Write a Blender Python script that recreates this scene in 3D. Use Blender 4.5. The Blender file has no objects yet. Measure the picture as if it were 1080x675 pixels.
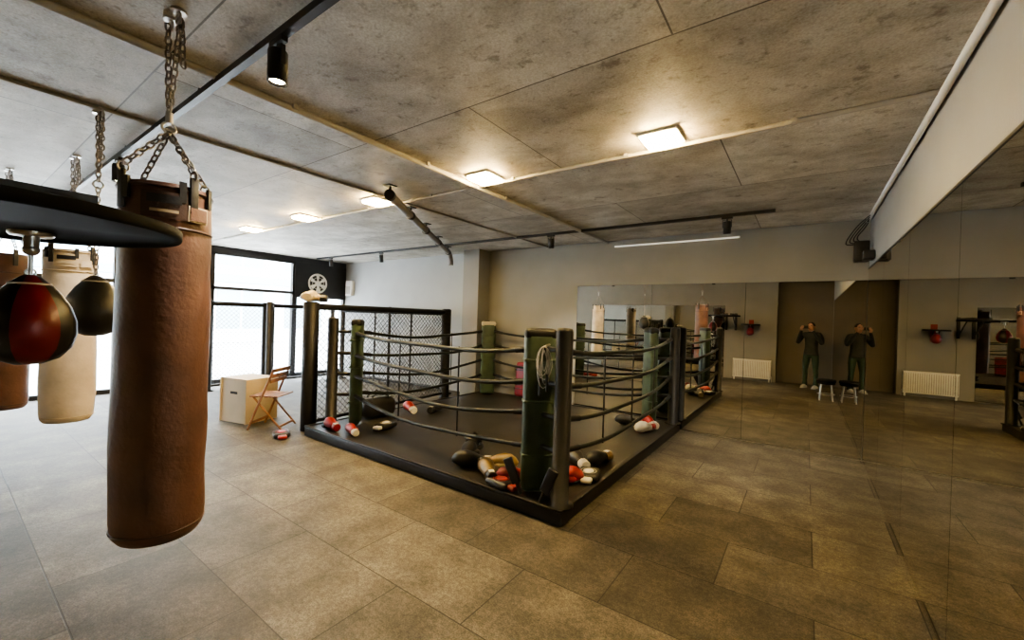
import bpy, math, random
from mathutils import Vector, Matrix, noise
random.seed(4)
R=random.random
# ---------------------------------------------------------------- materials
def nodes(name):
    m=bpy.data.materials.new(name); m.use_nodes=True
    nt=m.node_tree; b=nt.nodes['Principled BSDF']; return m,nt,b
def mat(name,col,rough=.6,metal=0,var=.15,scale=8,bump=.0,bscale=None,spec=.5,emit=None,estr=0):
    m,nt,b=nodes(name)
    N=nt.nodes; L=nt.links
    geo=N.new('ShaderNodeNewGeometry')
    n=N.new('ShaderNodeTexNoise'); n.inputs['Scale'].default_value=scale; n.inputs['Detail'].default_value=5
    L.new(geo.outputs['Position'],n.inputs['Vector'])
    r=N.new('ShaderNodeValToRGB')
    r.color_ramp.elements[0].position=.3; r.color_ramp.elements[1].position=.7
    r.color_ramp.elements[0].color=(*[c*(1-var) for c in col],1)
    r.color_ramp.elements[1].color=(*[min(1,c*(1+var)) for c in col],1)
    L.new(n.outputs['Fac'],r.inputs['Fac']); L.new(r.outputs['Color'],b.inputs['Base Color'])
    b.inputs['Roughness'].default_value=rough; b.inputs['Metallic'].default_value=metal
    b.inputs['Specular IOR Level'].default_value=spec
    if bump>0:
        n2=N.new('ShaderNodeTexNoise'); n2.inputs['Scale'].default_value=bscale or scale*6; n2.inputs['Detail'].default_value=4
        L.new(geo.outputs['Position'],n2.inputs['Vector'])
        bp=N.new('ShaderNodeBump'); bp.inputs['Strength'].default_value=bump; bp.inputs['Distance'].default_value=.01
        L.new(n2.outputs['Fac'],bp.inputs['Height']); L.new(bp.outputs['Normal'],b.inputs['Normal'])
    if emit:
        b.inputs['Emission Color'].default_value=(*emit,1); b.inputs['Emission Strength'].default_value=estr
    return m

def m_floor():
    m,nt,b=nodes('rubber_tiles'); N=nt.nodes; L=nt.links
    geo=N.new('ShaderNodeNewGeometry')
    mp=N.new('ShaderNodeMapping'); mp.inputs['Location'].default_value=(.42,.18,0); L.new(geo.outputs['Position'],mp.inputs['Vector'])
    br=N.new('ShaderNodeTexBrick'); L.new(mp.outputs['Vector'],br.inputs['Vector'])
    br.offset=.5; br.inputs['Scale'].default_value=1; br.inputs['Brick Width'].default_value=1.0; br.inputs['Row Height'].default_value=.6
    br.inputs['Mortar Size'].default_value=.0045; br.inputs['Mortar Smooth'].default_value=.4
    br.inputs['Color1'].default_value=(.096,.085,.068,1); br.inputs['Color2'].default_value=(.046,.040,.032,1); br.inputs['Mortar'].default_value=(.015,.013,.011,1)
    cur=br.outputs['Color']
    for sc,lo,hi,p0,p1,det in ((.8,.78,1.2,.35,.65,4),(4,.64,1.35,.35,.68,8),(34,.72,1.28,.35,.65,5),(120,.65,1.35,.38,.62,3)):
        n2=N.new('ShaderNodeTexNoise'); n2.inputs['Scale'].default_value=sc; n2.inputs['Detail'].default_value=det; L.new(geo.outputs['Position'],n2.inputs['Vector'])
        r1=N.new('ShaderNodeValToRGB'); r1.color_ramp.elements[0].position=p0; r1.color_ramp.elements[1].position=p1
        r1.color_ramp.elements[0].color=(lo,lo,lo,1); r1.color_ramp.elements[1].color=(hi,hi,hi,1); L.new(n2.outputs['Fac'],r1.inputs['Fac'])
        mx=N.new('ShaderNodeMixRGB'); mx.blend_type='MULTIPLY'; mx.inputs[0].default_value=1; L.new(cur,mx.inputs[1]); L.new(r1.outputs['Color'],mx.inputs[2]); cur=mx.outputs[0]
    L.new(cur,b.inputs['Base Color']); b.inputs['Roughness'].default_value=.6; b.inputs['Specular IOR Level'].default_value=.35
    bp=N.new('ShaderNodeBump'); bp.inputs['Strength'].default_value=.35; bp.inputs['Distance'].default_value=.006
    ad=N.new('ShaderNodeMath'); ad.operation='MULTIPLY_ADD'; ad.inputs[1].default_value=.35
    sb=N.new('ShaderNodeMath'); sb.operation='SUBTRACT'; sb.inputs[0].default_value=1; L.new(br.outputs['Fac'],sb.inputs[1])
    L.new(n2.outputs['Fac'],ad.inputs[0]); L.new(sb.outputs[0],ad.inputs[2]); L.new(ad.outputs[0],bp.inputs['Height']); L.new(bp.outputs['Normal'],b.inputs['Normal'])
    return m
def m_ceiling():
    m,nt,b=nodes('board_marked_concrete'); N=nt.nodes; L=nt.links
    geo=N.new('ShaderNodeNewGeometry')
    mp=N.new('ShaderNodeMapping'); mp.inputs['Location'].default_value=(.54,-1.97+2.5,0); L.new(geo.outputs['Position'],mp.inputs['Vector'])
    br=N.new('ShaderNodeTexBrick'); L.new(mp.outputs['Vector'],br.inputs['Vector'])
    br.offset=.5; br.inputs['Scale'].default_value=1; br.inputs['Brick Width'].default_value=2.5; br.inputs['Row Height'].default_value=1.25
    br.inputs['Mortar Size'].default_value=.006; br.inputs['Mortar Smooth'].default_value=.5
    br.inputs['Color1'].default_value=(.60,.59,.56,1); br.inputs['Color2'].default_value=(.43,.42,.395,1); br.inputs['Mortar'].default_value=(.13,.12,.11,1)
    cur=br.outputs['Color']
    mp2=N.new('ShaderNodeMapping'); mp2.inputs['Scale'].default_value=(.85,1.15,1); L.new(geo.outputs['Position'],mp2.inputs['Vector'])
    for sc,lo,hi,p0,p1,det,dis,st in ((.7,.74,1.18,.32,.68,8,.3,0),(2.6,.74,1.14,.38,.62,10,.3,1),(8,.60,1.03,.30,.40,5,.2,0),(22,.70,1.04,.30,.42,4,0,1),(90,.82,1.1,.35,.65,4,0,0)):
        n=N.new('ShaderNodeTexNoise'); n.inputs['Scale'].default_value=sc; n.inputs['Detail'].default_value=det; n.inputs['Roughness'].default_value=.62; n.inputs['Distortion'].default_value=dis
        L.new((mp2 if st else geo).outputs['Vector' if st else 'Position'],n.inputs['Vector'])
        r=N.new('ShaderNodeValToRGB'); r.color_ramp.elements[0].position=p0; r.color_ramp.elements[1].position=p1
        r.color_ramp.elements[0].color=(lo,lo*.965,lo*.91,1); r.color_ramp.elements[1].color=(hi,hi,hi,1); L.new(n.outputs['Fac'],r.inputs['Fac'])
        mx=N.new('ShaderNodeMixRGB'); mx.blend_type='MULTIPLY'; mx.inputs[0].default_value=1; L.new(cur,mx.inputs[1]); L.new(r.outputs['Color'],mx.inputs[2]); cur=mx.outputs[0]
    L.new(cur,b.inputs['Base Color']); b.inputs['Roughness'].default_value=.6
    bp=N.new('ShaderNodeBump'); bp.inputs['Strength'].default_value=.2; bp.inputs['Distance'].default_value=.01
    L.new(n.outputs['Fac'],bp.inputs['Height']); L.new(bp.outputs['Normal'],b.inputs['Normal'])
    return m
def m_glass():
    m=bpy.data.materials.new('window_glass'); m.use_nodes=True; nt=m.node_tree; nt.nodes.clear()
    o=nt.nodes.new('ShaderNodeOutputMaterial'); t=nt.nodes.new('ShaderNodeBsdfTransparent'); g=nt.nodes.new('ShaderNodeBsdfGlossy'); g.inputs['Roughness'].default_value=.02
    x=nt.nodes.new('ShaderNodeMixShader'); x.inputs[0].default_value=.06
    nt.links.new(t.outputs[0],x.inputs[1]); nt.links.new(g.outputs[0],x.inputs[2]); nt.links.new(x.outputs[0],o.inputs[0]); return m
M={}
M['floor']=m_floor(); M['ceil']=m_ceiling(); M['glass']=m_glass()
M['wall']=mat('painted_wall_warm_grey',(.245,.24,.222),.8,var=.06,scale=2,bump=.1,bscale=60)
M['wallL']=mat('painted_wall_daylit_grey',(.33,.34,.34),.8,var=.05,scale=2,bump=.1,bscale=60)  # back wall left of column: window daylight put into a paler wall colour
M['wallR']=mat('painted_wall_grey',(.27,.275,.275),.8,var=.05,scale=2,bump=.1,bscale=60)
M['wallD']=mat('painted_wall_brown',(.17,.147,.118),.8,var=.08,scale=2,bump=.1,bscale=60)
M['mirror']=mat('mirror_glass',(.68,.67,.62),.0,metal=1,var=0,scale=1)
M['seam']=mat('mirror_backing',(.03,.03,.028),.5)
M['black']=mat('black_powder_coat',(.009,.009,.010),.45,var=.2)
M['blackmatte']=mat('black_painted_board',(.008,.008,.009),.75,var=.3,spec=.15)
M['blackfoam']=mat('black_vinyl_foam',(.009,.009,.010),.5,var=.3,scale=12,bump=.15,bscale=40,spec=.25)
M['canvas']=mat('black_ring_canvas',(.018,.0165,.0145),.4,var=.55,scale=2.5,bump=.12,bscale=80)
M['green']=mat('green_vinyl',(.034,.056,.031),.5,var=.4,scale=6,bump=.1,bscale=30)
M['rope']=mat('rope_vinyl',(.010,.013,.011),.42,var=.2,spec=.3)
M['steel']=mat('steel',(.55,.53,.5),.3,metal=1,var=.1)
M['chain']=mat('chain_steel',(.28,.25,.22),.35,metal=1,var=.2)
M['leather']=mat('brown_leather',(.105,.050,.034),.48,var=.42,scale=4,bump=.3,bscale=40)
M['leatherD']=mat('dark_brown_leather',(.05,.023,.016),.5,var=.2,scale=7,bump=.2,bscale=45)
M['white_leather']=mat('offwhite_leather',(.48,.41,.33),.5,var=.15,scale=6,bump=.2,bscale=40)
M['red']=mat('red_leather',(.15,.006,.012),.35,var=.3,scale=8,bump=.1)
M['redp']=mat('red_paint',(.26,.015,.014),.35,var=.1)
M['white']=mat('white_paint',(.75,.75,.73),.45,var=.03)
M['conduit']=mat('conduit_grey',(.42,.40,.37),.5,var=.08)
M['pipe']=mat('galvanised_duct',(.22,.21,.2),.4,metal=.6,var=.15)
M['gold']=mat('gold_leather',(.20,.135,.05),.4,var=.2)
M['blk']=mat('black_leather',(.010,.010,.011),.42,var=.2,bump=.1)
M['wht']=mat('white_leather',(.46,.45,.42),.45,var=.1)
M['beige']=mat('beige_leather',(.42,.34,.23),.5,var=.12)
M['ply']=mat('plywood',(.50,.34,.18),.55,var=.12,scale=3)
M['plyL']=mat('plywood_light',(.56,.46,.32),.55,var=.08,scale=3)
M['wood']=mat('teak_wood',(.24,.11,.05),.5,var=.25,scale=14)
M['lamp']=mat('led_panel',(1,.85,.6),.5,var=0,emit=(1,.69,.27),estr=165)
M['spotface']=mat('spot_face',(1,.9,.7),.5,var=0,emit=(1,.78,.48),estr=25)
M['tube']=mat('tube_lamp',(.9,.9,.85),.4,var=0,emit=(1,.95,.85),estr=.15)
M['skin']=mat('skin',(.42,.24,.17),.5,var=.06)
M['hair']=mat('dark_hair',(.015,.01,.008),.6,var=.3,scale=60,bump=.3)
M['jacket']=mat('black_jacket',(.013,.016,.016),.6,var=.3,scale=10,bump=.4,bscale=14)
M['pants']=mat('dark_green_trousers',(.022,.046,.028),.8,var=.2,scale=10,bump=.3,bscale=16)
M['facade']=mat('facade_plaster',(.8,.81,.81),.8,var=.04)
M['facade2']=mat('facade_teal',(.28,.36,.39),.5,var=.1)
M['asphalt']=mat('paving',(.6,.6,.59),.9,var=.08)
# ---------------------------------------------------------------- mesh builder
class B:
    def __init__(s): s.v=[];s.f=[];s.m=[];s.s=[];s.mats=[]
    def mi(s,k):
        if k not in s.mats: s.mats.append(k)
        return s.mats.index(k)
    def add(s,vs,fs,k,sm=True,T=None):
        o=len(s.v); i=s.mi(k)
        for p in vs:
            p=Vector(p); s.v.append(T@p if T else p)
        for f in fs: s.f.append([o+a for a in f]); s.m.append(i); s.s.append(sm)
    def box(s,c,d,k,rz=0,T=None,b=0.0):
        x,y,z=[q/2 for q in d]
        R_=Matrix.Translation(Vector(c))@Matrix.Rotation(rz,4,'Z')
        if T: R_=T@R_
        if b<=0:
            vs=[(i,j,k2) for i in(-x,x) for j in(-y,y) for k2 in(-z,z)]
            fs=[(0,1,3,2),(4,6,7,5),(0,4,5,1),(2,3,7,6),(0,2,6,4),(1,5,7,3)]
            s.add(vs,fs,k,False,R_); return
        import bmesh
        bm=bmesh.new(); bmesh.ops.create_cube(bm,size=1)
        for v in bm.verts: v.co=Vector((v.co.x*2*x,v.co.y*2*y,v.co.z*2*z))
        bmesh.ops.bevel(bm,geom=bm.edges[:]+bm.verts[:],offset=min(b,.98*min(x,y,z)),segments=3,affect='EDGES',profile=.5)
        bm.verts.index_update()
        s.add([v.co.copy() for v in bm.verts],[[v.index for v in f.verts] for f in bm.faces],k,True,R_); bm.free()
    def tube(s,pts,r,k,seg=10,closed=False,cap=True,T=None,flat=1.0,sm=True):
        pts=[Vector(p) for p in pts]; n=len(pts)
        rs=r if isinstance(r,(list,tuple)) else [r]*n
        tn=[]
        for i in range(n):
            a=pts[(i-1)%n] if (closed or i>0) else pts[i]; c=pts[(i+1)%n] if (closed or i<n-1) else pts[i]
            t=(c-a); tn.append(t.normalized() if t.length>1e-9 else Vector((0,0,1)))
        up=Vector((0,0,1)) if abs(tn[0].z)<.9 else Vector((1,0,0))
        u=(up-tn[0]*up.dot(tn[0])).normalized(); vs=[];fs=[]
        for i in range(n):
            u=(u-tn[i]*u.dot(tn[i])).normalized(); w=tn[i].cross(u)
            for j in range(seg):
                a=2*math.pi*j/seg; vs.append(pts[i]+(u*math.cos(a)*flat+w*math.sin(a))*rs[i])
        for i in range(n if closed else n-1):
            for j in range(seg):
                fs.append((i*seg+j,i*seg+(j+1)%seg,((i+1)%n)*seg+(j+1)%seg,((i+1)%n)*seg+j))
        s.add(vs,fs,k,sm,T)
        if cap and not closed:
            s.add(vs[:seg],[tuple(range(seg))[::-1]],k,False,T); s.add(vs[-seg:],[tuple(range(seg))],k,False,T)
    def cyl(s,a,b,r,k,seg=16,r2=None,T=None):
        s.tube([a,b],[r,r if r2 is None else r2],k,seg,T=T)
    def lathe(s,prof,c,k,seg=32,T=None,fn=None):
        vs=[];fs=[];n=len(prof)
        for r,z in prof:
            for j in range(seg):
                a=2*math.pi*j/seg; p=Vector((r*math.cos(a),r*math.sin(a),z))
                if fn: p=fn(p)
                vs.append(p+Vector(c))
        for i in range(n-1):
            for j in range(seg): fs.append((i*seg+j,i*seg+(j+1)%seg,(i+1)*seg+(j+1)%seg,(i+1)*seg+j))
        s.add(vs,fs,k,True,T)
    def ell(s,c,r,k,seg=20,T=None,fn=None):
        prof=[(max(1e-4,math.sin(math.pi*i/12)),-math.cos(math.pi*i/12)) for i in range(13)]
        def f(p):
            p=Vector((p.x*r[0],p.y*r[1],p.z*r[2])); return fn(p) if fn else p
        s.lathe(prof,c,k,seg,T,f)
    def torus(s,c,Rr,r,k,T=None,seg=20,ax='Z'):
        rot=Matrix.Identity(4)
        if ax=='X': rot=Matrix.Rotation(math.pi/2,4,'Y')
        if ax=='Y': rot=Matrix.Rotation(math.pi/2,4,'X')
        Q=Matrix.Translation(Vector(c))@rot
        if T: Q=T@Q
        s.tube([(Rr*math.cos(2*math.pi*i/seg),Rr*math.sin(2*math.pi*i/seg),0) for i in range(seg)],r,k,8,True,T=Q)
    def chain(s,a,b,k='chain',L=.042,w=.024,r=.0042):
        a=Vector(a);b=Vector(b); d=b-a; pitch=L-2.2*r; n=max(1,int(round(d.length/pitch)))
        q=d.to_track_quat('Z','X').to_matrix().to_4x4()
        for i in range(n):
            c=a+d*((i+.5)/n); T=Matrix.Translation(c)@q@Matrix.Rotation(math.pi/2*(i%2)+.3,4,'Z')
            h=(d.length/n+2.2*r)/2-w/2; pts=[]
            for j in range(5): t=math.pi*j/4; pts.append((w/2*math.cos(t),0,h+w/2*math.sin(t)))
            for j in range(5): t=math.pi+math.pi*j/4; pts.append((w/2*math.cos(t),0,-h+w/2*math.sin(t)))
            s.tube(pts,r,k,5,True,T=T)
    def make(s,name,parent=None,origin=None):
        if origin is None:
            xs=[p.x for p in s.v];ys=[p.y for p in s.v];zs=[p.z for p in s.v]
            origin=Vector(((min(xs)+max(xs))/2,(min(ys)+max(ys))/2,min(zs)))
        origin=Vector(origin)
        me=bpy.data.meshes.new(name); me.from_pydata([p-origin for p in s.v],[],s.f)
        for k in s.mats: me.materials.append(M[k])
        me.polygons.foreach_set('material_index',s.m); me.polygons.foreach_set('use_smooth',s.s)
        me.update()
        import bmesh
        bm=bmesh.new(); bm.from_mesh(me); bmesh.ops.recalc_face_normals(bm,faces=bm.faces[:]); bm.to_mesh(me); bm.free()
        o=bpy.data.objects.new(name,me); bpy.context.collection.objects.link(o)
        o.location=origin
        if parent:
            o.parent=parent; o.location=origin-parent.location
        return o
def empty(name,loc):
    e=bpy.data.objects.new(name,None); e.location=Vector(loc); e.empty_display_size=.1; bpy.context.collection.objects.link(e); return e

XR,XL,YB,YR,H=.603,-10.3,6.56,-.8,2.93
# ---------------------------------------------------------------- shell
def slab(name,x0,x1,y0,y1,z0,z1,k):
    b=B(); b.box(((x0+x1)/2,(y0+y1)/2,(z0+z1)/2),(x1-x0,y1-y0,z1-z0),k); return b.make(name)
slab('floor',XL-.1,XR+.15,YR-.5,YB+.15,-.1,0,'floor')
slab('ceiling',XL-.1,XR+.15,YR-.5,YB+.15,H,H+.2,'ceil')
slab('wall_right',XR,XR+.15,YR-.5,YB+.15,0,H,'wallR')
b=B(); b.box(((-5.25+XR)/2,YB+.075,H/2),(XR+5.25,.15,H),'wall'); b.box(((-5.25+XL)/2,YB+.075,H/2),(-5.25-XL,.15,H),'wallL'); b.make('wall_back')
b=B(); b.box((-5.45,YB-.17,H/2),(.4,.34,H),'wall'); b.make('column')
b=B(); b.box(((XL-.67)/2,YR-.075,H/2),(-.67-XL,.15,H),'wall')
b.box((-.745,YR-.275,H/2),(.15,.25,H),'wallD'); b.box(((XR-.67)/2,YR-.425,H/2),(XR+.67,.15,H),'wallD'); b.make('wall_rear')
# mirrors
def mirror(name,axis,c,a0,a1,z0,z1,side,n):
    b=B(); w=(a1-a0)/n
    def bx(lo,hi,zz0,zz1,t0,t1,k):
        p=c+side*(t0+t1)/2; t=abs(t1-t0)
        if axis=='x': b.box(((lo+hi)/2,p,(zz0+zz1)/2),(hi-lo,t,zz1-zz0),k)
        else: b.box((p,(lo+hi)/2,(zz0+zz1)/2),(t,hi-lo,zz1-zz0),k)
    bx(a0,a1,z0,z1,.0,.004,'seam')
    for i in range(n): bx(a0+i*w+.002,a0+(i+1)*w-.002,z0+.003,z1-.003,.004,.008,'mirror')
    return b.make(name)
mirror('wall_mirror','y',XR,YR+.0,YB-.01,.012,2.32,-1,6)
mirror('wall_mirror','x',YB,-3.27,XR-.01,.012,2.19,-1,3)
mirror('wall_mirror','x',YR,-5.9,-2.0,.012,2.17,1,3)
slab('trim_1',XR-.012,XR,YR,YB-.01,2.32,2.335,'seam')
slab('baseboard_back',-5.2,-3.3,YB-.015,YB,0,.07,'wallD')
# window wall
ys=[YR-.3,.55,2.0,3.45,5.2,YB]
for i in range(5):
    b=B(); y0,y1=ys[i],ys[i+1]
    for y in (y0+.03,y1-.03): b.box((XL,y,1.41),(.1,.06,2.82),'black')
    for z,hh in ((.04,.08),(2.05,.07),(2.79,.06)): b.box((XL,(y0+y1)/2,z),(.1,y1-y0,hh),'black')
    b.box((XL,(y0+y1)/2,1.4),(.012,y1-y0-.1,2.74),'glass'); b.make('window_%d'%(i+1))
slab('wall_left',XL-.1,XL+.06,YR-.3,YB,2.82,H,'black')
# fan panel
b=B(); b.box((XL+.07,5.87,2.37),(.03,1.36,.86),'black')
T=Matrix.Translation((XL+.1,5.75,2.32))@Matrix.Rotation(math.pi/2,4,'Y')
b.torus((0,0,0),.23,.022,'white',T=T); b.torus((0,0,.02),.15,.004,'white',T=T)
b.lathe([(.001,.03),(.06,.03),(.07,.02),(.07,0)],(0,0,0),'white',T=T)
for i in range(6):
    a=2*math.pi*i/6
    b.add([(.05*math.cos(a-.35),.05*math.sin(a-.35),0),(.21*math.cos(a-.2),.21*math.sin(a-.2),.0),(.21*math.cos(a+.3),.21*math.sin(a+.3),.03),(.05*math.cos(a+.4),.05*math.sin(a+.4),.02)],[(0,1,2,3)],'white',T=T)
b.make('exhaust_fan')
b=B(); b.box((-9.95,6.5,2.25),(.25,.1,.4),'white',b=.01); b.box((-9.95,6.445,2.2),(.18,.012,.2),'conduit'); b.make('electrical_box')
# outside
slab('street_pavement',-40,XL-.12,-25,30,-.12,-.02,'asphalt')
b=B(); b.box((-24,4,5),(3,50,10),'facade')
for i in range(14):
    for z in (1.6,4.6,7.6): b.box((-22.47,-16+i*3.1,z),(.1,2.0,1.9),'facade2'); b.box((-22.42,-16+i*3.1,z),(.1,.08,1.9),'white'); b.box((-22.42,-16+i*3.1,z-1),(.2,2.2,.1),'white')
b.box((-22.3,4,3.05),(.6,50,.35),'facade2'); b.make('neighboring_building')
# ---------------------------------------------------------------- ceiling services
b=B(); b.cyl((-9.5,3.2,H-.015),(XR,3.2,H-.015),.016,'conduit',10)
for i in range(9): b.box((-8.9+i*1.1,3.2,H-.012),(.03,.06,.024),'conduit')
b.make('ceiling_conduit')
b=B(); b.cyl((-2.75,YR,H-.02),(-2.75,YB,H-.02),.022,'conduit',10)
for i in range(6): b.box((-2.75,.2+i*1.15,H-.014),(.08,.03,.028),'conduit')
b.make('ceiling_conduit')
b=B(); b.cyl((XR-.03,YR,H-.03),(XR-.03,YB,H-.03),.02,'white',10); b.make('ceiling_conduit')
b=B(); b.cyl((-3.9,.2,H-.012),(-3.9,YB,H-.012),.012,'conduit',8); b.make('ceiling_conduit')
for x in (-.88,-2.51,-4.14,-5.75,-7.4):
    b=B(); b.box((x,3.02,H-.010),(.27,.27,.020),'white',b=.003); b.box((x,3.02,H-.032),(.23,.23,.028),'lamp',b=.010); b.make('led_ceiling_panel')
def track(y,x0,x1,heads,drop,name='track_light'):
    e=empty(name,((x0+x1)/2,y,H))
    b=B(); b.box(((x0+x1)/2,y,H-drop-.018),(x1-x0,.036,.036),'black')
    nn=max(2,int((x1-x0)/1.5))
    if drop>0:
        for i in range(nn+1): b.cyl((x0+.1+(x1-x0-.2)*i/nn,y,H-drop),(x0+.1+(x1-x0-.2)*i/nn,y,H),.006,'black',6)
    b.make('rail',e)
    for x,tilt in heads:
        b=B(); z=H-drop-.036
        b.box((x,y,z-.012),(.12,.03,.024),'black'); b.cyl((x,y,z),(x,y,z-.05),.009,'black',8)
        T=Matrix.Translation((x,y,z-.05))@Matrix.Rotation(tilt,4,'X')
        b.box((.048,0,-.03),(.006,.02,.09),'black',T=T); b.box((-.048,0,-.03),(.006,.02,.09),'black',T=T); b.box((0,0,.012),(.1,.02,.006),'black',T=T)
        b.lathe([(.001,.0),(.038,.0),(.043,-.008),(.043,-.15),(.038,-.15),(.036,-.135),(.001,-.135)],(0,0,0),'black',24,T=T)
        b.lathe([(.001,-.137),(.034,-.137)],(0,0,0),'spotface',20,T=T)
        b.make('lamp_head',e)
        ld=bpy.data.lights.new('spot_beam','SPOT'); ld.energy=60; ld.color=(1,.88,.7); ld.spot_size=math.radians(85); ld.spot_blend=.9; ld.shadow_soft_size=.035
        lo=bpy.data.objects.new('spot_beam',ld); bpy.context.collection.objects.link(lo)
        lo.matrix_world=Matrix.Translation(-e.location)@T@Matrix.Translation((0,0,-.16)); lo.parent=e
track(.93,-9.6,.3,[(-2.05,0),(-4.86,0),(-7.2,0)],.03)
track(5.55,-9.9,-.32,[(-.81,.15),(-3.25,.15),(-7.4,.1),(-9.3,.1)],.0)
b=B(); b.cyl((-2.6,YB-.04,2.82),(-.8,YB-.04,2.82),.010,'tube',10); b.box((-1.7,YB-.015,2.83),(1.82,.03,.02),'white'); b.make('wall_tube_lamp')
# diagonal pipe
b=B(); p0=Vector((-3.55,2.75,H-.1)); p1=Vector((-5.75,5.9,H-.1))
b.tube([p0,p1],.045,'pipe',14)
for t in (.0,.22,.45,.7,.96):
    p=p0.lerp(p1,t); d=(p1-p0).normalized(); b.cyl(p-d*.025,p+d*.025,.056,'black',14); b.cyl(p,(p.x,p.y,H),.012,'black',6); b.box((p.x,p.y,H-.005),(.1,.1,.01),'black')
b.tube([p1,p1+Vector((-.12,.15,-.02)),p1+Vector((-.16,.22,-.12)),p1+Vector((-.16,.22,-.2))],.05,'pipe',12)
b.make('ventilation_pipe')
# corner speaker w cables
b=B(); b.box((XR-.1,6.3,2.5),(.14,.16,.24),'black',b=.015); b.box((XR-.02,6.3,2.5),(.04,.1,.08),'steel'); b.box((XR-.06,6.05,2.42),(.1,.16,.1),'black',b=.01)
for i in range(4):
    pts=[(XR-.02,6.42-.1*i,H-.02),(XR-.06-.03*i,6.38-.05*i,2.8),(XR-.16-.04*i,6.3,2.66-.03*i),(XR-.1,6.28,2.6),(XR-.04,6.2,2.36)]
    P=[Vector(p) for p in pts]; q=[]
    for a in range(len(P)-1):
        for t in range(5): q.append(P[a].lerp(P[a+1],t/5))
    for _ in range(3): q=[q[0]]+[(q[a-1]+q[a]+q[a+1])/3 for a in range(1,len(q)-1)]+[q[-1]]
    b.tube(q,.006,'black',6)
b.make('wall_speaker')
# ---------------------------------------------------------------- heavy bags
def heavy_bag(x,y,z0,z1,r,k,kd,swz=2.41,rot=0.3,detail=True):
    b=B(); h=z1-z0
    prof=[(.001,z0+.01),(r*.6,z0+.004),(r*.85,z0+.012),(r*.96,z0+.04),(r*1.0,z0+.10),(r*1.02,z0+h*.2),(r*1.01,z0+h*.4),(r*1.0,z0+h*.6),(r*.99,z0+h*.85),(r*.99,z0+h*.93),(r*.99,z1-.02),(r*.95,z1),(r*.93,z1-.012),(.001,z1-.015)]
    def fn(p):
        n_=noise.noise(Vector((p.x*5+x,p.y*5,p.z*4)))*.010; l=math.hypot(p.x,p.y)
        return Vector((p.x*(1+n_/max(l,.05)),p.y*(1+n_/max(l,.05)),p.z))
    pr=[]
    for i in range(len(prof)-1):
        for t in range(3): pr.append((prof[i][0]+(prof[i+1][0]-prof[i][0])*t/3,prof[i][1]+(prof[i+1][1]-prof[i][1])*t/3))
    pr.append(prof[-1]); b.lathe(pr,(x,y,0),k,40,fn=fn)
    for z in (z1-.02,z1-.19): b.torus((x,y,z),r*.99,.006,kd,seg=36)
    b.torus((x,y,z0+.06),r*.985,.005,kd,seg=36)
    b.tube([(x+math.cos(-2.2)*r*1.02,y+math.sin(-2.2)*r*1.02,z0+.08),(x+math.cos(-2.2)*r*1.03,y+math.sin(-2.2)*r*1.03,z0+h*.5),(x+math.cos(-2.2)*r*.99,y+math.sin(-2.2)*r*.99,z1-.03)],.006,kd,6)
    hub=Vector((x,y,swz))
    for i in range(4):
        a=rot+i*math.pi/2; cx,cy=math.cos(a),math.sin(a)
        T=Matrix.Translation((x+cx*r*1.0,y+cy*r*1.0,z1-.04))@Matrix.Rotation(a,4,'Z')
        b.box((.004,0,0),(.014,.035,.16),'blk',T=T,b=.004)
        b.torus((0,0,.09),.02,.004,'chain',T=T,ax='Y',seg=12)
        b.chain((x+cx*r*.98,y+cy*r*.98,z1+.065),hub-Vector((0,0,.02)))
    b.torus(hub,.025,.006,'steel',ax='X'); b.cyl(hub+Vector((0,0,.02)),hub+Vector((0,0,.07)),.014,'steel')
    b.torus(hub+Vector((0,0,.09)),.022,.005,'steel',ax='Y')
    b.chain(hub+Vector((-.01,0,.1)),(x-.05,y,H-.03)); b.chain(hub+Vector((.01,0,.1)),(x+.05,y+.02,H-.03))
    b.chain((x+.05,y+.02,H-.04),(x+.06,y+.03,H-.25))
    for s_ in(-1,1): b.torus((x+.05*s_,y+.01,H-.036),.024,.006,'steel',ax='Y'); b.cyl((x+.05*s_,y+.01,H-.001),(x+.05*s_,y+.01,H-.012),.03,'steel')
    if detail:
        for (a0,z,wd,hh,kk,of) in ((.42,z1-.12,.085,.07,'beige',.004),(.42,z1-.12,.07,.055,k,.007),(-.3,z1-.10,.15,.11,kd,.004),(-.3,z1-.075,.11,.035,'blk',.007),(-.3,z1-.125,.09,.012,'beige',.007)):
            vs=[];fs=[];n=8
            for i in range(n+1):
                a=a0+(i/n-.5)*wd/r
                for zz in(-hh/2,hh/2): vs.append((x+math.cos(a)*(r*1.0+of+.006),y+math.sin(a)*(r*1.0+of+.006),z+zz))
            for i in range(n): fs.append((2*i,2*i+1,2*i+3,2*i+2))
            b.add(vs,fs,kk)
        for a0 in(-1.1,.05,.75):
            b.box((x+math.cos(a0)*(r+.006),y+math.sin(a0)*(r+.006),z1-.035),(.012,.025,.09),'blk',rz=a0)
    return b.make('heavy_punching_bag')
heavy_bag(-2.38,.62,.565,2.13,.168,'leather','leatherD')
heavy_bag(-5.42,.74,.54,2.08,.175,'white_leather','beige',rot=.7)
heavy_bag(-6.55,.44,.52,2.08,.175,'leather','leatherD',detail=False)
def speed_prof(s,k=1):
    return [(.001,-.30*s),(.035*s,-.297*s),(.072*s,-.28*s),(.1*s,-.245*s),(.113*s,-.20*s),(.112*s,-.155*s),(.098*s,-.105*s),(.073*s,-.06*s),(.045*s,-.025*s),(.022*s,-.004*s),(.012*s,0)]
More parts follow.
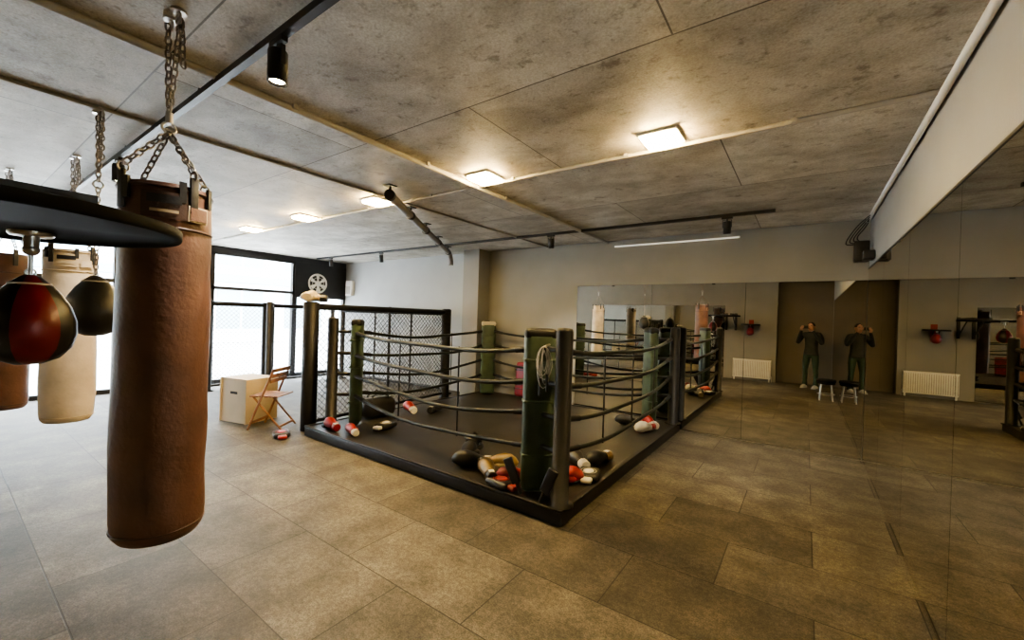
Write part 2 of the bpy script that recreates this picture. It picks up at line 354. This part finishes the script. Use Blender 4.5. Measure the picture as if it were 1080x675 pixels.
def speed_bag(x,y,ztop,s,k1,k2,b,off=0.0):
    prof=speed_prof(s)
    for q in range(6):
        vs=[];fs=[];n=5
        for r,z in prof:
            for j in range(n):
                a=2*math.pi*(q+off+j/(n-1))/6
                rr=r*(1-.025*(1 if j in(0,n-1) else 0)); vs.append((x+rr*math.cos(a),y+rr*math.sin(a),ztop+z))
        for i in range(len(prof)-1):
            for j in range(n-1): fs.append((i*n+j,i*n+j+1,(i+1)*n+j+1,(i+1)*n+j))
        b.add(vs,fs,k1 if q in (0,2,3) else k2)
    b.torus((x,y,ztop-.03*s),.048*s,.004*s,'wht'); b.torus((x,y,ztop+.008),.012,.003,'steel',ax='X')
# speed bag platform
b=B(); cx,cy,cz,rr=-1.95,.08,1.84,.46
b.lathe([(.001,cz),(rr-.03,cz),(rr-.03,cz-.008),(rr-.004,cz-.01),(rr,cz-.004),(rr,cz+.022),(rr-.004,cz+.026),(.001,cz+.026)],(cx,cy,0),'blackmatte',64)
sx,sy=-2.16,.20
b.lathe([(.001,-.014),(.05,-.014),(.055,-.008),(.055,0)],(sx,sy,cz),'steel'); b.cyl((sx,sy,cz-.012),(sx,sy,cz-.05),.02,'steel'); b.ell((sx,sy,cz-.06),(.022,.022,.02),'steel')
b.tube([(sx,sy,cz-.07),(sx,sy,cz-.15)],.006,'steel',8)
for q in(-.0,.25):
    b.box((cx+q,(YR+cy+.2)/2+.01,cz+.055),(.04,cy+.18-YR,.04),'black'); b.tube([(cx+q,YR+.03,cz-.35),(cx+q,cy-.15,cz+.045)],.014,'black',8); b.box((cx+q,YR+.016,cz-.15),(.06,.03,.5),'black')
speed_bag(sx,sy,cz-.145,1.02,'red','blk',b,off=-.45)
b.make('speed_bag_platform')
b=B(); X2,Y2=-3.97,.66
speed_bag(X2,Y2,1.80,1.38,'blk','blk',b)
b.chain((X2,Y2,1.81),(X2,Y2,2.4)); b.torus((X2,Y2,2.42),.025,.006,'steel',ax='X')
b.chain((X2,Y2,2.44),(X2-.06,Y2,H-.03)); b.chain((X2,Y2,2.44),(X2+.06,Y2,H-.03)); b.chain((X2+.06,Y2,H-.03),(X2+.08,Y2,H-.35))
for s_ in(-1,1): b.torus((X2+.06*s_,Y2,H-.035),.024,.006,'steel',ax='Y'); b.cyl((X2+.06*s_,Y2,H-.001),(X2+.06*s_,Y2,H-.012),.03,'steel')
b.make('speed_bag')
# ---------------------------------------------------------------- boxing ring
PH=.12; rx0,rx1,ry0,ry1=-5.24,-1.49,2.83,6.5
ring=empty('boxing_ring',((rx0+rx1)/2,(ry0+ry1)/2,0))
b=B(); b.box(((rx0+rx1)/2,(ry0+ry1)/2,PH/2-.005),(rx1-rx0,ry1-ry0,PH-.01),'black',b=.012); 
b.box(((rx0+rx1)/2,(ry0+ry1)/2,PH-.005),(rx1-rx0-.03,ry1-ry0-.03,.012),'canvas'); 
for x in(rx0+.02,rx1-.02): b.box((x,(ry0+ry1)/2,PH),(.05,ry1-ry0,.02),'black',b=.005)
for y in(ry0+.02,ry1-.02): b.box(((rx0+rx1)/2,y,PH),(rx1-rx0,.05,.02),'black',b=.005)
b.make('platform',ring)
posts={'FR':(-1.56,2.93),'FL':(-5.02,3.06),'BR':(-1.56,6.36),'BL':(-5.12,6.36)}
pads={'FR':(-1.84,3.02),'FL':(-4.8,3.27),'BR':(-1.84,6.12),'BL':(-4.94,6.2)}
for k in posts:
    x,y=posts[k]; b=B()
    b.lathe([(.001,PH),(.11,PH),(.11,PH+.012),(.07,PH+.014),(.068,1.5),(.06,1.53),(.001,1.535)],(x,y,0),'blackfoam',24)
    b.make('post',ring)
    px,py=pads[k]; cx_,cy_=(rx0+rx1)/2,(ry0+ry1)/2; ang=math.atan2(cy_-py,cx_-px)+math.pi/2
    b=B(); b.box((px,py,(PH+1.5)/2+.01),(.27,.13,1.5-PH-.02),'green',rz=ang,b=.05); b.box((px,py,1.47),(.275,.135,.10),'blackfoam' if k!='BL' else 'conduit',rz=ang,b=.04)
    for z in(.45,.9,1.25): b.box((px,py,z),(.278,.138,.03),'green',rz=ang,b=.012)
    for z in (1.35,1.07,.8,.53): b.cyl((x,y,z),(px,py,z),.022,'black',10)
    b.make('corner_pad',ring)
hs=(1.35,1.07,.8,.53)
def rope(a,c,z,sag,ph,zb=None):
    b=B(); a=Vector((*a,z)); c=Vector((*c,zb or z)); pts=[]
    for i in range(25):
        t=i/24; p=a.lerp(c,t); p.z-=sag*4*t*(1-t)+.012*math.sin(t*9+ph); pts.append(p)
    b.tube(pts,.021,'rope',12); 
    for t in(0,24): b.tube([pts[t],pts[abs(t-2)]],.026,'blackfoam',12)
    b.make('rope',ring); return pts
sides=[('FL','FR',-4.75,3.2,-1.84,3.0),('FR','BR',-1.58,3.0,-1.6,6.3),('FL','BL',-4.9,3.32,-5.02,6.2),('BL','BR',-4.9,6.25,-1.86,6.2)]
for n_,(_,_,x0,y0,x1,y1) in enumerate(sides):
    P=[]
    for j,z in enumerate(hs): P.append(rope((x0,y0),(x1,y1),z,(.08,.09,.12,.1)[j]+.02*R(),R()*6,z))
    for t in((8,16) if n_!=1 else (6,12,18)):
        b=B(); b.tube([P[0][t]+Vector((0,0,.03)),P[1][t],P[2][t],P[3][t]-Vector((0,0,.03))],.009,'blk',6); b.make('rope_spacer',ring)
# hanging white skipping rope between pad and post
b=B(); hk=Vector((-1.71,2.88,1.38))
for i in range(5):
    wd=.02+.012*i; ln=.20+.035*((i*3)%5); ox=.012*math.sin(i*2.1); pts=[]
    for q in range(15):
        t=q/14; a=math.pi*t*2; 
        lat=wd*math.sin(a)+ox*math.sin(math.pi*t); z=-ln*(1-math.cos(a))/2
        pts.append(hk+Vector((.8*lat,.45*lat-.004*i,z+.004*math.sin(7*t+i))))
    b.tube(pts[:-1],.0034,'wht',6,True)
b.cyl(hk,(-1.72,2.97,1.39),.008,'steel',8)
b.cyl(hk+Vector((.03,-.01,-.22)),hk+Vector((.035,-.01,-.36)),.011,'blk',10); b.cyl(hk+Vector((-.03,-.01,-.26)),hk+Vector((-.03,-.012,-.40)),.011,'blk',10)
b.tube([hk+Vector((.0,-.008,-.03)),hk+Vector((.035,-.01,-.12)),hk+Vector((.03,-.01,-.23))],.0034,'wht',6); b.tube([hk+Vector((.0,-.008,-.03)),hk+Vector((-.03,-.01,-.13)),hk+Vector((-.03,-.01,-.27))],.0034,'wht',6)
b.make('skipping_rope')
# ---------------------------------------------------------------- fences
def fence(p0,p1,z1,mids=(),pr=.05,name='cage_fence_panel',r0=None):
    p0=Vector((*p0,0));p1=Vector((*p1,0)); d=p1-p0; L=d.length; u=d.normalized(); b=B()
    for t,r_ in ((0,r0 or pr),(L,pr)):
        p=p0+u*t; b.lathe([(.001,0),(.1,0),(.1,.015),(r_,.02),(r_,z1),(r_*.6,z1+.015),(.001,z1+.015)],p,'blackfoam',18)
    for t in mids: b.cyl(p0+u*t+Vector((0,0,.05)),p0+u*t+Vector((0,0,z1)),.022,'black',10)
    b.cyl(p0+Vector((0,0,z1-.05)),p1+Vector((0,0,z1-.05)),.045,'blackfoam',14); b.cyl(p0+Vector((0,0,.1)),p1+Vector((0,0,.1)),.025,'black',10)
    zl,zh=.1,z1-.05; hh=zh-zl; s=.085; n=int((L+hh)/s)+1
    for i in range(n):
        for sg in(1,-1):
            t0=i*s-hh; ta,za=t0,0.
            tb,zb=t0+hh,hh
            if ta<0: za=-ta; ta=0
            if tb>L: zb=hh-(tb-L); tb=L
            if zb<=za: continue
            if sg==1: A=(ta,za);C=(tb,zb)
            else: A=(L-ta,za);C=(L-tb,zb)
            b.tube([p0+u*A[0]+Vector((0,0,zl+A[1])),p0+u*C[0]+Vector((0,0,zl+C[1]))],.0042,'black',4,cap=False)
    return b.make(name)
fence((-5.46,3.0),(-5.72,5.85),1.72,mids=(1.4,),pr=.09,r0=.1)
fence((-9.4,3.15),(-9.4,4.15),1.75,pr=.05)
fence((-9.4,4.3),(-9.4,5.7),1.75,mids=(.7,),pr=.05)
fence((-9.25,4.22),(-8.3,3.75),1.75,pr=.055)
fence((-9.2,5.85),(-6.0,6.2),1.7,mids=(1.1,2.2),pr=.05)
# ---------------------------------------------------------------- plyo box + chair
b=B(); T=Matrix.Translation((-6.62,2.74,0))@Matrix.Rotation(.25,4,'Z')
b.box((0,0,.31),(.5,.42,.58),'ply',T=T); b.box((.258,0,.31),(.018,.5,.62),'plyL',T=T); b.box((-.258,0,.31),(.018,.5,.62),'plyL',T=T)
b.box((0,-.221,.3),(.5,.02,.6),'plyL',T=T); b.box((0,.221,.3),(.5,.02,.6),'ply',T=T); b.box((0,0,.61),(.53,.46,.02),'plyL',T=T)
b.box((0,-.2325,.42),(.14,.004,.035),'blk',T=T); b.make('plyo_box')
b=B(); T=Matrix.Translation((-5.93,2.74,0))@Matrix.Rotation(2.2,4,'Z')
for s_ in(-.2,.2):
    b.tube([(s_,.2,.012),(s_,-.12,.82)],.014,'wood',6,T=T,sm=False)
    b.tube([(s_*.9,-.24,.012),(s_*.9,.16,.46)],.014,'wood',6,T=T,sm=False)
for i in range(6): b.box((0,-.16+i*.065,.455),(.4,.045,.016),'wood',T=T)
for i in range(3): b.box((0,-.125+.022*i+.0,.80-.07*i),(.4,.014,.05),'wood',T=T)
b.box((0,.17,.1),(.4,.016,.03),'wood',T=T); b.box((0,-.2,.06),(.36,.016,.03),'wood',T=T)
b.make('folding_chair')
# ---------------------------------------------------------------- gloves & kit
def glove(x,y,z,rz,k,kc='blk',s=1.0,tilt=0,name='boxing_glove'):
    b=B(); T=Matrix.Translation((x,y,z))@Matrix.Rotation(rz,4,'Z')@Matrix.Rotation(tilt,4,'Y')@Matrix.Scale(s,4)
    b.tube([(0,-.16,.052),(0,-.155,.052),(0,-.1,.05),(0,-.05,.05)],[.045,.052,.048,.048],kc,18,T=T)
    b.tube([(0,-.06,.052),(0,-.02,.06),(0,.03,.07),(0,.09,.076),(0,.135,.072),(0,.17,.06),(0,.19,.045),(0,.195,.03)],[.047,.054,.066,.074,.071,.058,.038,.012],k,18,T=T)
    b.tube([(.035,-.01,.05),(.06,.02,.052),(.078,.06,.05),(.075,.1,.048),(.062,.13,.046),(.055,.14,.045)],[.02,.028,.031,.03,.02,.006],k,12,T=T)
    b.torus((0,-.06,.05),.05,.006,k,T=T,ax='Y'); b.box((0,-.11,.1),(.05,.06,.008),'wht',T=T,b=.003)
    return b.make(name)
zt=PH+.008
glove(-2.80,3.22,zt,.5,'blk','gold',1.1); glove(-2.6,3.12,zt,2.1,'blk','blk',1.1)
glove(-2.42,3.2,zt,-.9,'gold','gold',1.05); glove(-2.34,3.0,zt,.9,'gold','blk',1.0)
glove(-2.02,3.3,zt,.4,'wht','red',.95); glove(-1.78,3.36,zt,-1,'redp','wht',.95); glove(-2.12,3.12,zt,2.6,'red','wht',.9)
glove(-1.83,3.82,zt,.9,'blk','wht'); glove(-1.7,4.05,zt,2.9,'blk','gold')
glove(-4.83,2.97,zt,1.4,'redp','red',.9); glove(-4.45,3.0,zt,1.3,'redp','wht',.8)
glove(-4.85,4.25,zt,1.2,'redp','wht'); glove(-4.6,4.5,zt,.4,'blk')
glove(-1.75,5.9,zt,.8,'redp','wht'); glove(-1.72,5.62,zt,2.8,'wht','red'); glove(-2.0,5.8,zt,1.8,'blk','red')
def mitt(x,y,z,rz,k,k2,tl=0,name='punch_mitt'):
    b=B(); T=Matrix.Translation((x,y,z))@Matrix.Rotation(rz,4,'Z')@Matrix.Rotation(tl,4,'X')
    b.box((0,0,.035),(.19,.25,.06),k,T=T,b=.028); b.ell((0,0,.066),(.05,.06,.008),k2,T=T); b.box((0,-.15,.03),(.1,.09,.04),k2,T=T,b=.015); b.torus((0,0,.066),.07,.003,k2,T=T)
    return b.make(name)
mitt(-2.14,2.93,zt,1.4,'blk','redp'); mitt(-1.62,3.6,zt,.3,'blk','wht'); mitt(-5.4,2.62,.0,1.2,'blk','redp'); mitt(-4.4,3.45,zt,.2,'blk','wht')
b=B()
for i,(x,y,a) in enumerate(((-1.9,2.88,-.5),(-1.7,2.86,.4))):
    T=Matrix.Translation((x,y,zt+.005))@Matrix.Rotation(a,4,'Y'); b.box((0,0,.2),(.09,.03,.22),'blk',T=T,b=.012); b.cyl((0,0,.0),(0,0,.1),.014,'blk',T=T)
b.make('focus_paddles')
b=B(); T=Matrix.Translation((-4.98,3.75,zt))@Matrix.Rotation(1.45,4,'Z')
b.box((0,0,.14),(.5,.27,.27),'blk',T=T,b=.09); b.box((0,0,.275),(.42,.012,.008),'steel',T=T)
for s_ in(-.09,.09): b.tube([(-.13,s_,.2),(-.12,s_*.8,.3),(0,s_*.5,.37),(.12,s_*.8,.3),(.13,s_,.2)],.011,'blk',6,T=T)
b.make('duffel_bag')
glove(-5.44,2.96,1.74,.8,'beige','beige',1.0); glove(-5.5,3.08,1.735,2.3,'beige','blk',.95)
def headguard(x,y,z,rz,k):
    b=B(); T=Matrix.Translation((x,y,z))@Matrix.Rotation(rz,4,'Z')
    b.torus((0,0,.05),.085,.03,k,T=T); b.torus((0,0,.14),.08,.026,k,T=T,seg=20)
    for a in(1.1,2.04,-1.1,-2.04): b.tube([(.09*math.cos(a),.09*math.sin(a),.04),(.095*math.cos(a),.095*math.sin(a),.1),(.085*math.cos(a),.085*math.sin(a),.15)],.028,k,10,T=T)
    b.tube([(0,-.08,.15),(0,0,.19),(0,.08,.15)],.02,k,8,T=T); b.make('headguard')
headguard(-2.95,3.5,zt,0.4,'blk')
# red kick shield
b=B(); T=Matrix.Translation((-4.25,6.38,zt+.006))@Matrix.Rotation(-.09,4,'X')
b.box((0,0,.33),(.32,.12,.64),'red',T=T,b=.05)
for z in(.16,.33,.5): b.box((0,-.0,z),(.325,.126,.02),'blk',T=T,b=.008)
b.make('kick_shield')
b=B(); 
for x in(-9.1,-8.2): b.box((x,2.5,.2),(.05,.3,.4),'black')
b.box((-8.65,2.5,.42),(1.1,.32,.05),'blk',b=.015); b.make('workout_bench')
# ---------------------------------------------------------------- rear wall things (seen in mirrors)
b=B(); b.box((-1.26,YR+.05,.34),(.96,.07,.52),'white',b=.01); b.box((-1.26,YR+.055,.605),(.97,.09,.02),'white',b=.004)
for i in range(24): b.box((-1.72+i*.04,YR+.088,.34),(.016,.008,.46),'wht')
for x in(-1.7,-.82): b.box((x,YR+.05,.045),(.03,.05,.09),'white')
b.cyl((-.76,YR+.05,.15),(-.76,YR+.05,0),.01,'steel',8); b.cyl((-.8,YR+.05,.15),(-.76,YR+.05,.15),.012,'steel',8); b.make('radiator')
b=B(); ex,ey=-1.3,YR+.26
b.lathe([(.001,1.60),(.24,1.60),(.245,1.605),(.245,1.635),(.24,1.64),(.001,1.64)],(ex,ey,0),'black',40)
b.box((ex,YR+.012,1.55),(.12,.02,.42),'redp'); 
for q in(-.05,.05): b.tube([(ex+q,YR+.02,1.38),(ex+q,ey,1.6)],.012,'black',8)
b.cyl((ex,ey,1.6),(ex,ey,1.565),.015,'steel'); speed_bag(ex,ey,1.56,.85,'red','red',b); b.make('speed_bag_platform')
b=B(); sx_,sy_=.40,1.63
b.lathe([(.001,.40),(.16,.40),(.175,.41),(.175,.45),(.165,.465),(.001,.47)],(sx_,sy_,0),'blackmatte',28)
for i in range(4):
    a=math.pi/4+i*math.pi/2; b.tube([(sx_+.12*math.cos(a),sy_+.12*math.sin(a),.4),(sx_+.17*math.cos(a),sy_+.17*math.sin(a),.0)],.014,'steel',8)
b.torus((sx_,sy_,.14),.15,.01,'steel'); b.torus((sx_,sy_,.38),.145,.02,'blackmatte'); b.make('stool')
# ---------------------------------------------------------------- photographer
fwd=Vector((-.33,.944,0)).normalized(); rgt=Vector((fwd.y,-fwd.x,0))
P0=-fwd*.37
def W(r,f,z): return P0+rgt*r+fwd*f+Vector((0,0,z))
man=empty('man_with_phone',(P0.x,P0.y,0))
sk=[ ('pel',0,-.02,.93,.155,.115,None),('bel',0,-.02,1.05,.15,.115,'pel'),('che',0,-.03,1.25,.165,.12,'bel'),('upc',0,-.03,1.40,.14,.10,'che'),('nec',0,-.01,1.475,.062,.06,'upc'),
]
pts=[];rad=[];ed=[];idx={}
def jn(n,r,f,z,ra,par,rb=None):
    idx[n]=len(pts); pts.append(W(r,f,z)); rad.append((ra,rb or ra))
    if par is not None: ed.append((idx[par],idx[n]))
for n,r,f,z,a,c,p in sk: jn(n,r,f,z,a,p,c)
for s_,S in((-1,'L'),(1,'R')):
    jn('sh'+S,.175*s_,-.02,1.40,.07,'upc'); jn('ua'+S,.235*s_,.0,1.31,.062,'sh'+S); jn('el'+S,.275*s_,.10,1.17,.052,'ua'+S); jn('fa'+S,.20*s_,.2,1.35,.045,'el'+S); jn('wr'+S,.125*s_,.285,1.52,.034,'fa'+S)
    jn('hi'+S,.09*s_,-.02,.86,.095,'pel'); jn('th'+S,.105*s_,-.01,.68,.085,'hi'+S); jn('kn'+S,.115*s_,.0,.49,.062,'th'+S); jn('ca'+S,.12*s_,-.02,.34,.06,'kn'+S); jn('an'+S,.125*s_,-.02,.11,.05,'ca'+S)
me=bpy.data.meshes.new('body'); me.from_pydata(pts,ed,[]); o=bpy.data.objects.new('body_tmp',me); bpy.context.collection.objects.link(o)
m_=o.modifiers.new('s','SKIN'); m_.use_smooth_shade=True
for i,v in enumerate(me.skin_vertices[0].data): v.radius=rad[i]; v.use_root=(i==0)
ss=o.modifiers.new('ss','SUBSURF'); ss.levels=2; ss.render_levels=2
dg=bpy.context.evaluated_depsgraph_get(); em=bpy.data.meshes.new_from_object(o.evaluated_get(dg)); bpy.data.objects.remove(o)
em.materials.clear(); em.materials.append(M['jacket']); em.materials.append(M['pants']); em.materials.append(M['skin'])
for p in em.polygons:
    c=p.center; p.use_smooth=True
    p.material_index=1 if c.z<.88 else 0
    if c.z>1.475 and (c-W(0,0,c.z)).length<.09: p.material_index=2
for v in em.vertices: v.co-=Vector((P0.x,P0.y,0))
o=bpy.data.objects.new('body',em); bpy.context.collection.objects.link(o); o.parent=man
TP=Matrix(((rgt.x,fwd.x,0,P0.x),(rgt.y,fwd.y,0,P0.y),(0,0,1,0),(0,0,0,1)))
b=B()
def hf(p):
    q=p.copy(); t=(p.z)/.12
    if t<0: q.x*=1-.32*t*t; q.y*=1-.12*t*t; q.y+=.012*(-t)
    return q
b.ell((0,.03,1.605),(.078,.098,.12),'skin',24,T=TP,fn=hf)
b.tube([(0,-.005,1.46),(0,.005,1.56)],[.058,.052],'skin',16,T=TP)
b.tube([(0,.125,1.625),(0,.14,1.595),(0,.146,1.585),(0,.13,1.578)],[.008,.013,.014,.008],'skin',10,T=TP)
for s_ in(-1,1):
    b.ell((.03*s_,.115,1.615),(.014,.01,.009),'wht',12,T=TP); b.ell((.03*s_,.123,1.615),(.006,.005,.006),'hair',10,T=TP)
    b.tube([(.014*s_,.125,1.637),(.032*s_,.124,1.641),(.05*s_,.108,1.636)],.005,'hair',6,T=TP)
    b.ell((.08*s_,.02,1.605),(.012,.024,.034),'skin',12,T=TP)
b.tube([(-.022,.118,1.548),(0,.124,1.55),(.022,.118,1.548)],.006,'redp',6,T=TP)
b.ell((0,.012,1.635),(.085,.102,.1),'hair',24,T=TP,fn=lambda p: Vector((p.x,p.y if p.y<.06 else .06+(p.y-.06)*.6,max(p.z,-.0 if p.y>0 else -.075))))
b.make('head',man,)
b=B()
b.tube([W(.07*math.cos(2*math.pi*i/16),-.01+.065*math.sin(2*math.pi*i/16),1.475) for i in range(16)],.014,'jacket',8,True)
b.tube([W(.155*math.cos(2*math.pi*i/20),-.02+.12*math.sin(2*math.pi*i/20),.89) for i in range(20)],.018,'jacket',8,True)
for s_ in(-1,1):
    x=.125*s_
    b.tube([W(x,-.02,.15),W(x,-.02,.06)],[.06,.058],'pants',14)
    b.tube([W(x,-.09,.045),W(x,-.07,.05),W(x,0,.055),W(x,.06,.048),W(x,.13,.038),W(x,.17,.03),W(x,.185,.026)],[.02,.042,.05,.046,.04,.028,.01],'wht',14,flat=.9)
    b.box((x,.045,.01),(.085,.27,.02),'wht',T=TP,b=.008)
b.make('shoes_and_trim',man)
b=B()
b.box((.0,.345,1.6),(.155,.009,.075),'black',T=TP,b=.004)
for s_ in(-1,1):
    b.tube([W(.125*s_,.285,1.52),W(.118*s_,.31,1.55),W(.108*s_,.33,1.58),W(.1*s_,.335,1.61)],[.026,.034,.038,.024],'skin',14,flat=.6)
    for i,(dz,l) in enumerate(((.030,.9),(.012,1),(-.006,.95),(-.022,.78))):
        b.tube([W(.108*s_,.335,1.595+dz),W(.098*s_,.356,1.6+dz),W((.098-.028*l)*s_,.361,1.602+dz),W((.098-.048*l)*s_,.358,1.603+dz),W((.098-.052*l)*s_,.357,1.603+dz)],[.009,.0088,.008,.0068,.003],'skin',8)
    b.tube([W(.108*s_,.32,1.565),W(.09*s_,.322,1.585),W(.068*s_,.33,1.6),W(.055*s_,.333,1.605)],[.012,.011,.009,.004],'skin',8)
b.make('hands_and_phone',man)
# ---------------------------------------------------------------- world & portals
w=bpy.data.worlds.new('World'); bpy.context.scene.world=w; w.use_nodes=True
bg=w.node_tree.nodes['Background']; sky=w.node_tree.nodes.new('ShaderNodeTexSky'); sky.sky_type='HOSEK_WILKIE'; sky.turbidity=8; sky.ground_albedo=.4
sky.sun_direction=Vector((.5,.2,.75)).normalized()
mixn=w.node_tree.nodes.new('ShaderNodeMixRGB'); mixn.inputs[0].default_value=.75; mixn.inputs[2].default_value=(.87,.94,1,1)
w.node_tree.links.new(sky.outputs[0],mixn.inputs[1]); w.node_tree.links.new(mixn.outputs[0],bg.inputs[0]); bg.inputs[1].default_value=15.0
pl=bpy.data.lights.new('window_portal','AREA'); pl.shape='RECTANGLE'; pl.size=2.7; pl.size_y=7.3
pl.cycles.is_portal=True
po=bpy.data.objects.new('window_portal',pl); bpy.context.collection.objects.link(po); po.location=(XL-.12,(YR+YB)/2,1.42); po.rotation_euler=(0,-math.pi/2,0)
# ---------------------------------------------------------------- camera
cx_=Vector((.8148,.5785,.0313)).normalized(); cz_=Vector((.579,-.8156,.0051)); cz_=(cz_-cx_*cz_.dot(cx_)).normalized(); cy_=cz_.cross(cx_)
cam=bpy.data.cameras.new('camera'); cam.sensor_width=36; cam.lens=36*437/1080; cam.clip_start=.02; cam.clip_end=200
co=bpy.data.objects.new('camera',cam); bpy.context.collection.objects.link(co)
co.matrix_world=Matrix(((cx_.x,cy_.x,cz_.x,0),(cx_.y,cy_.y,cz_.y,0),(cx_.z,cy_.z,cz_.z,1.6),(0,0,0,1)))
bpy.context.scene.camera=co
bpy.context.scene.view_settings.look='AgX - Medium High Contrast'
bpy.context.scene.view_settings.exposure=1.5
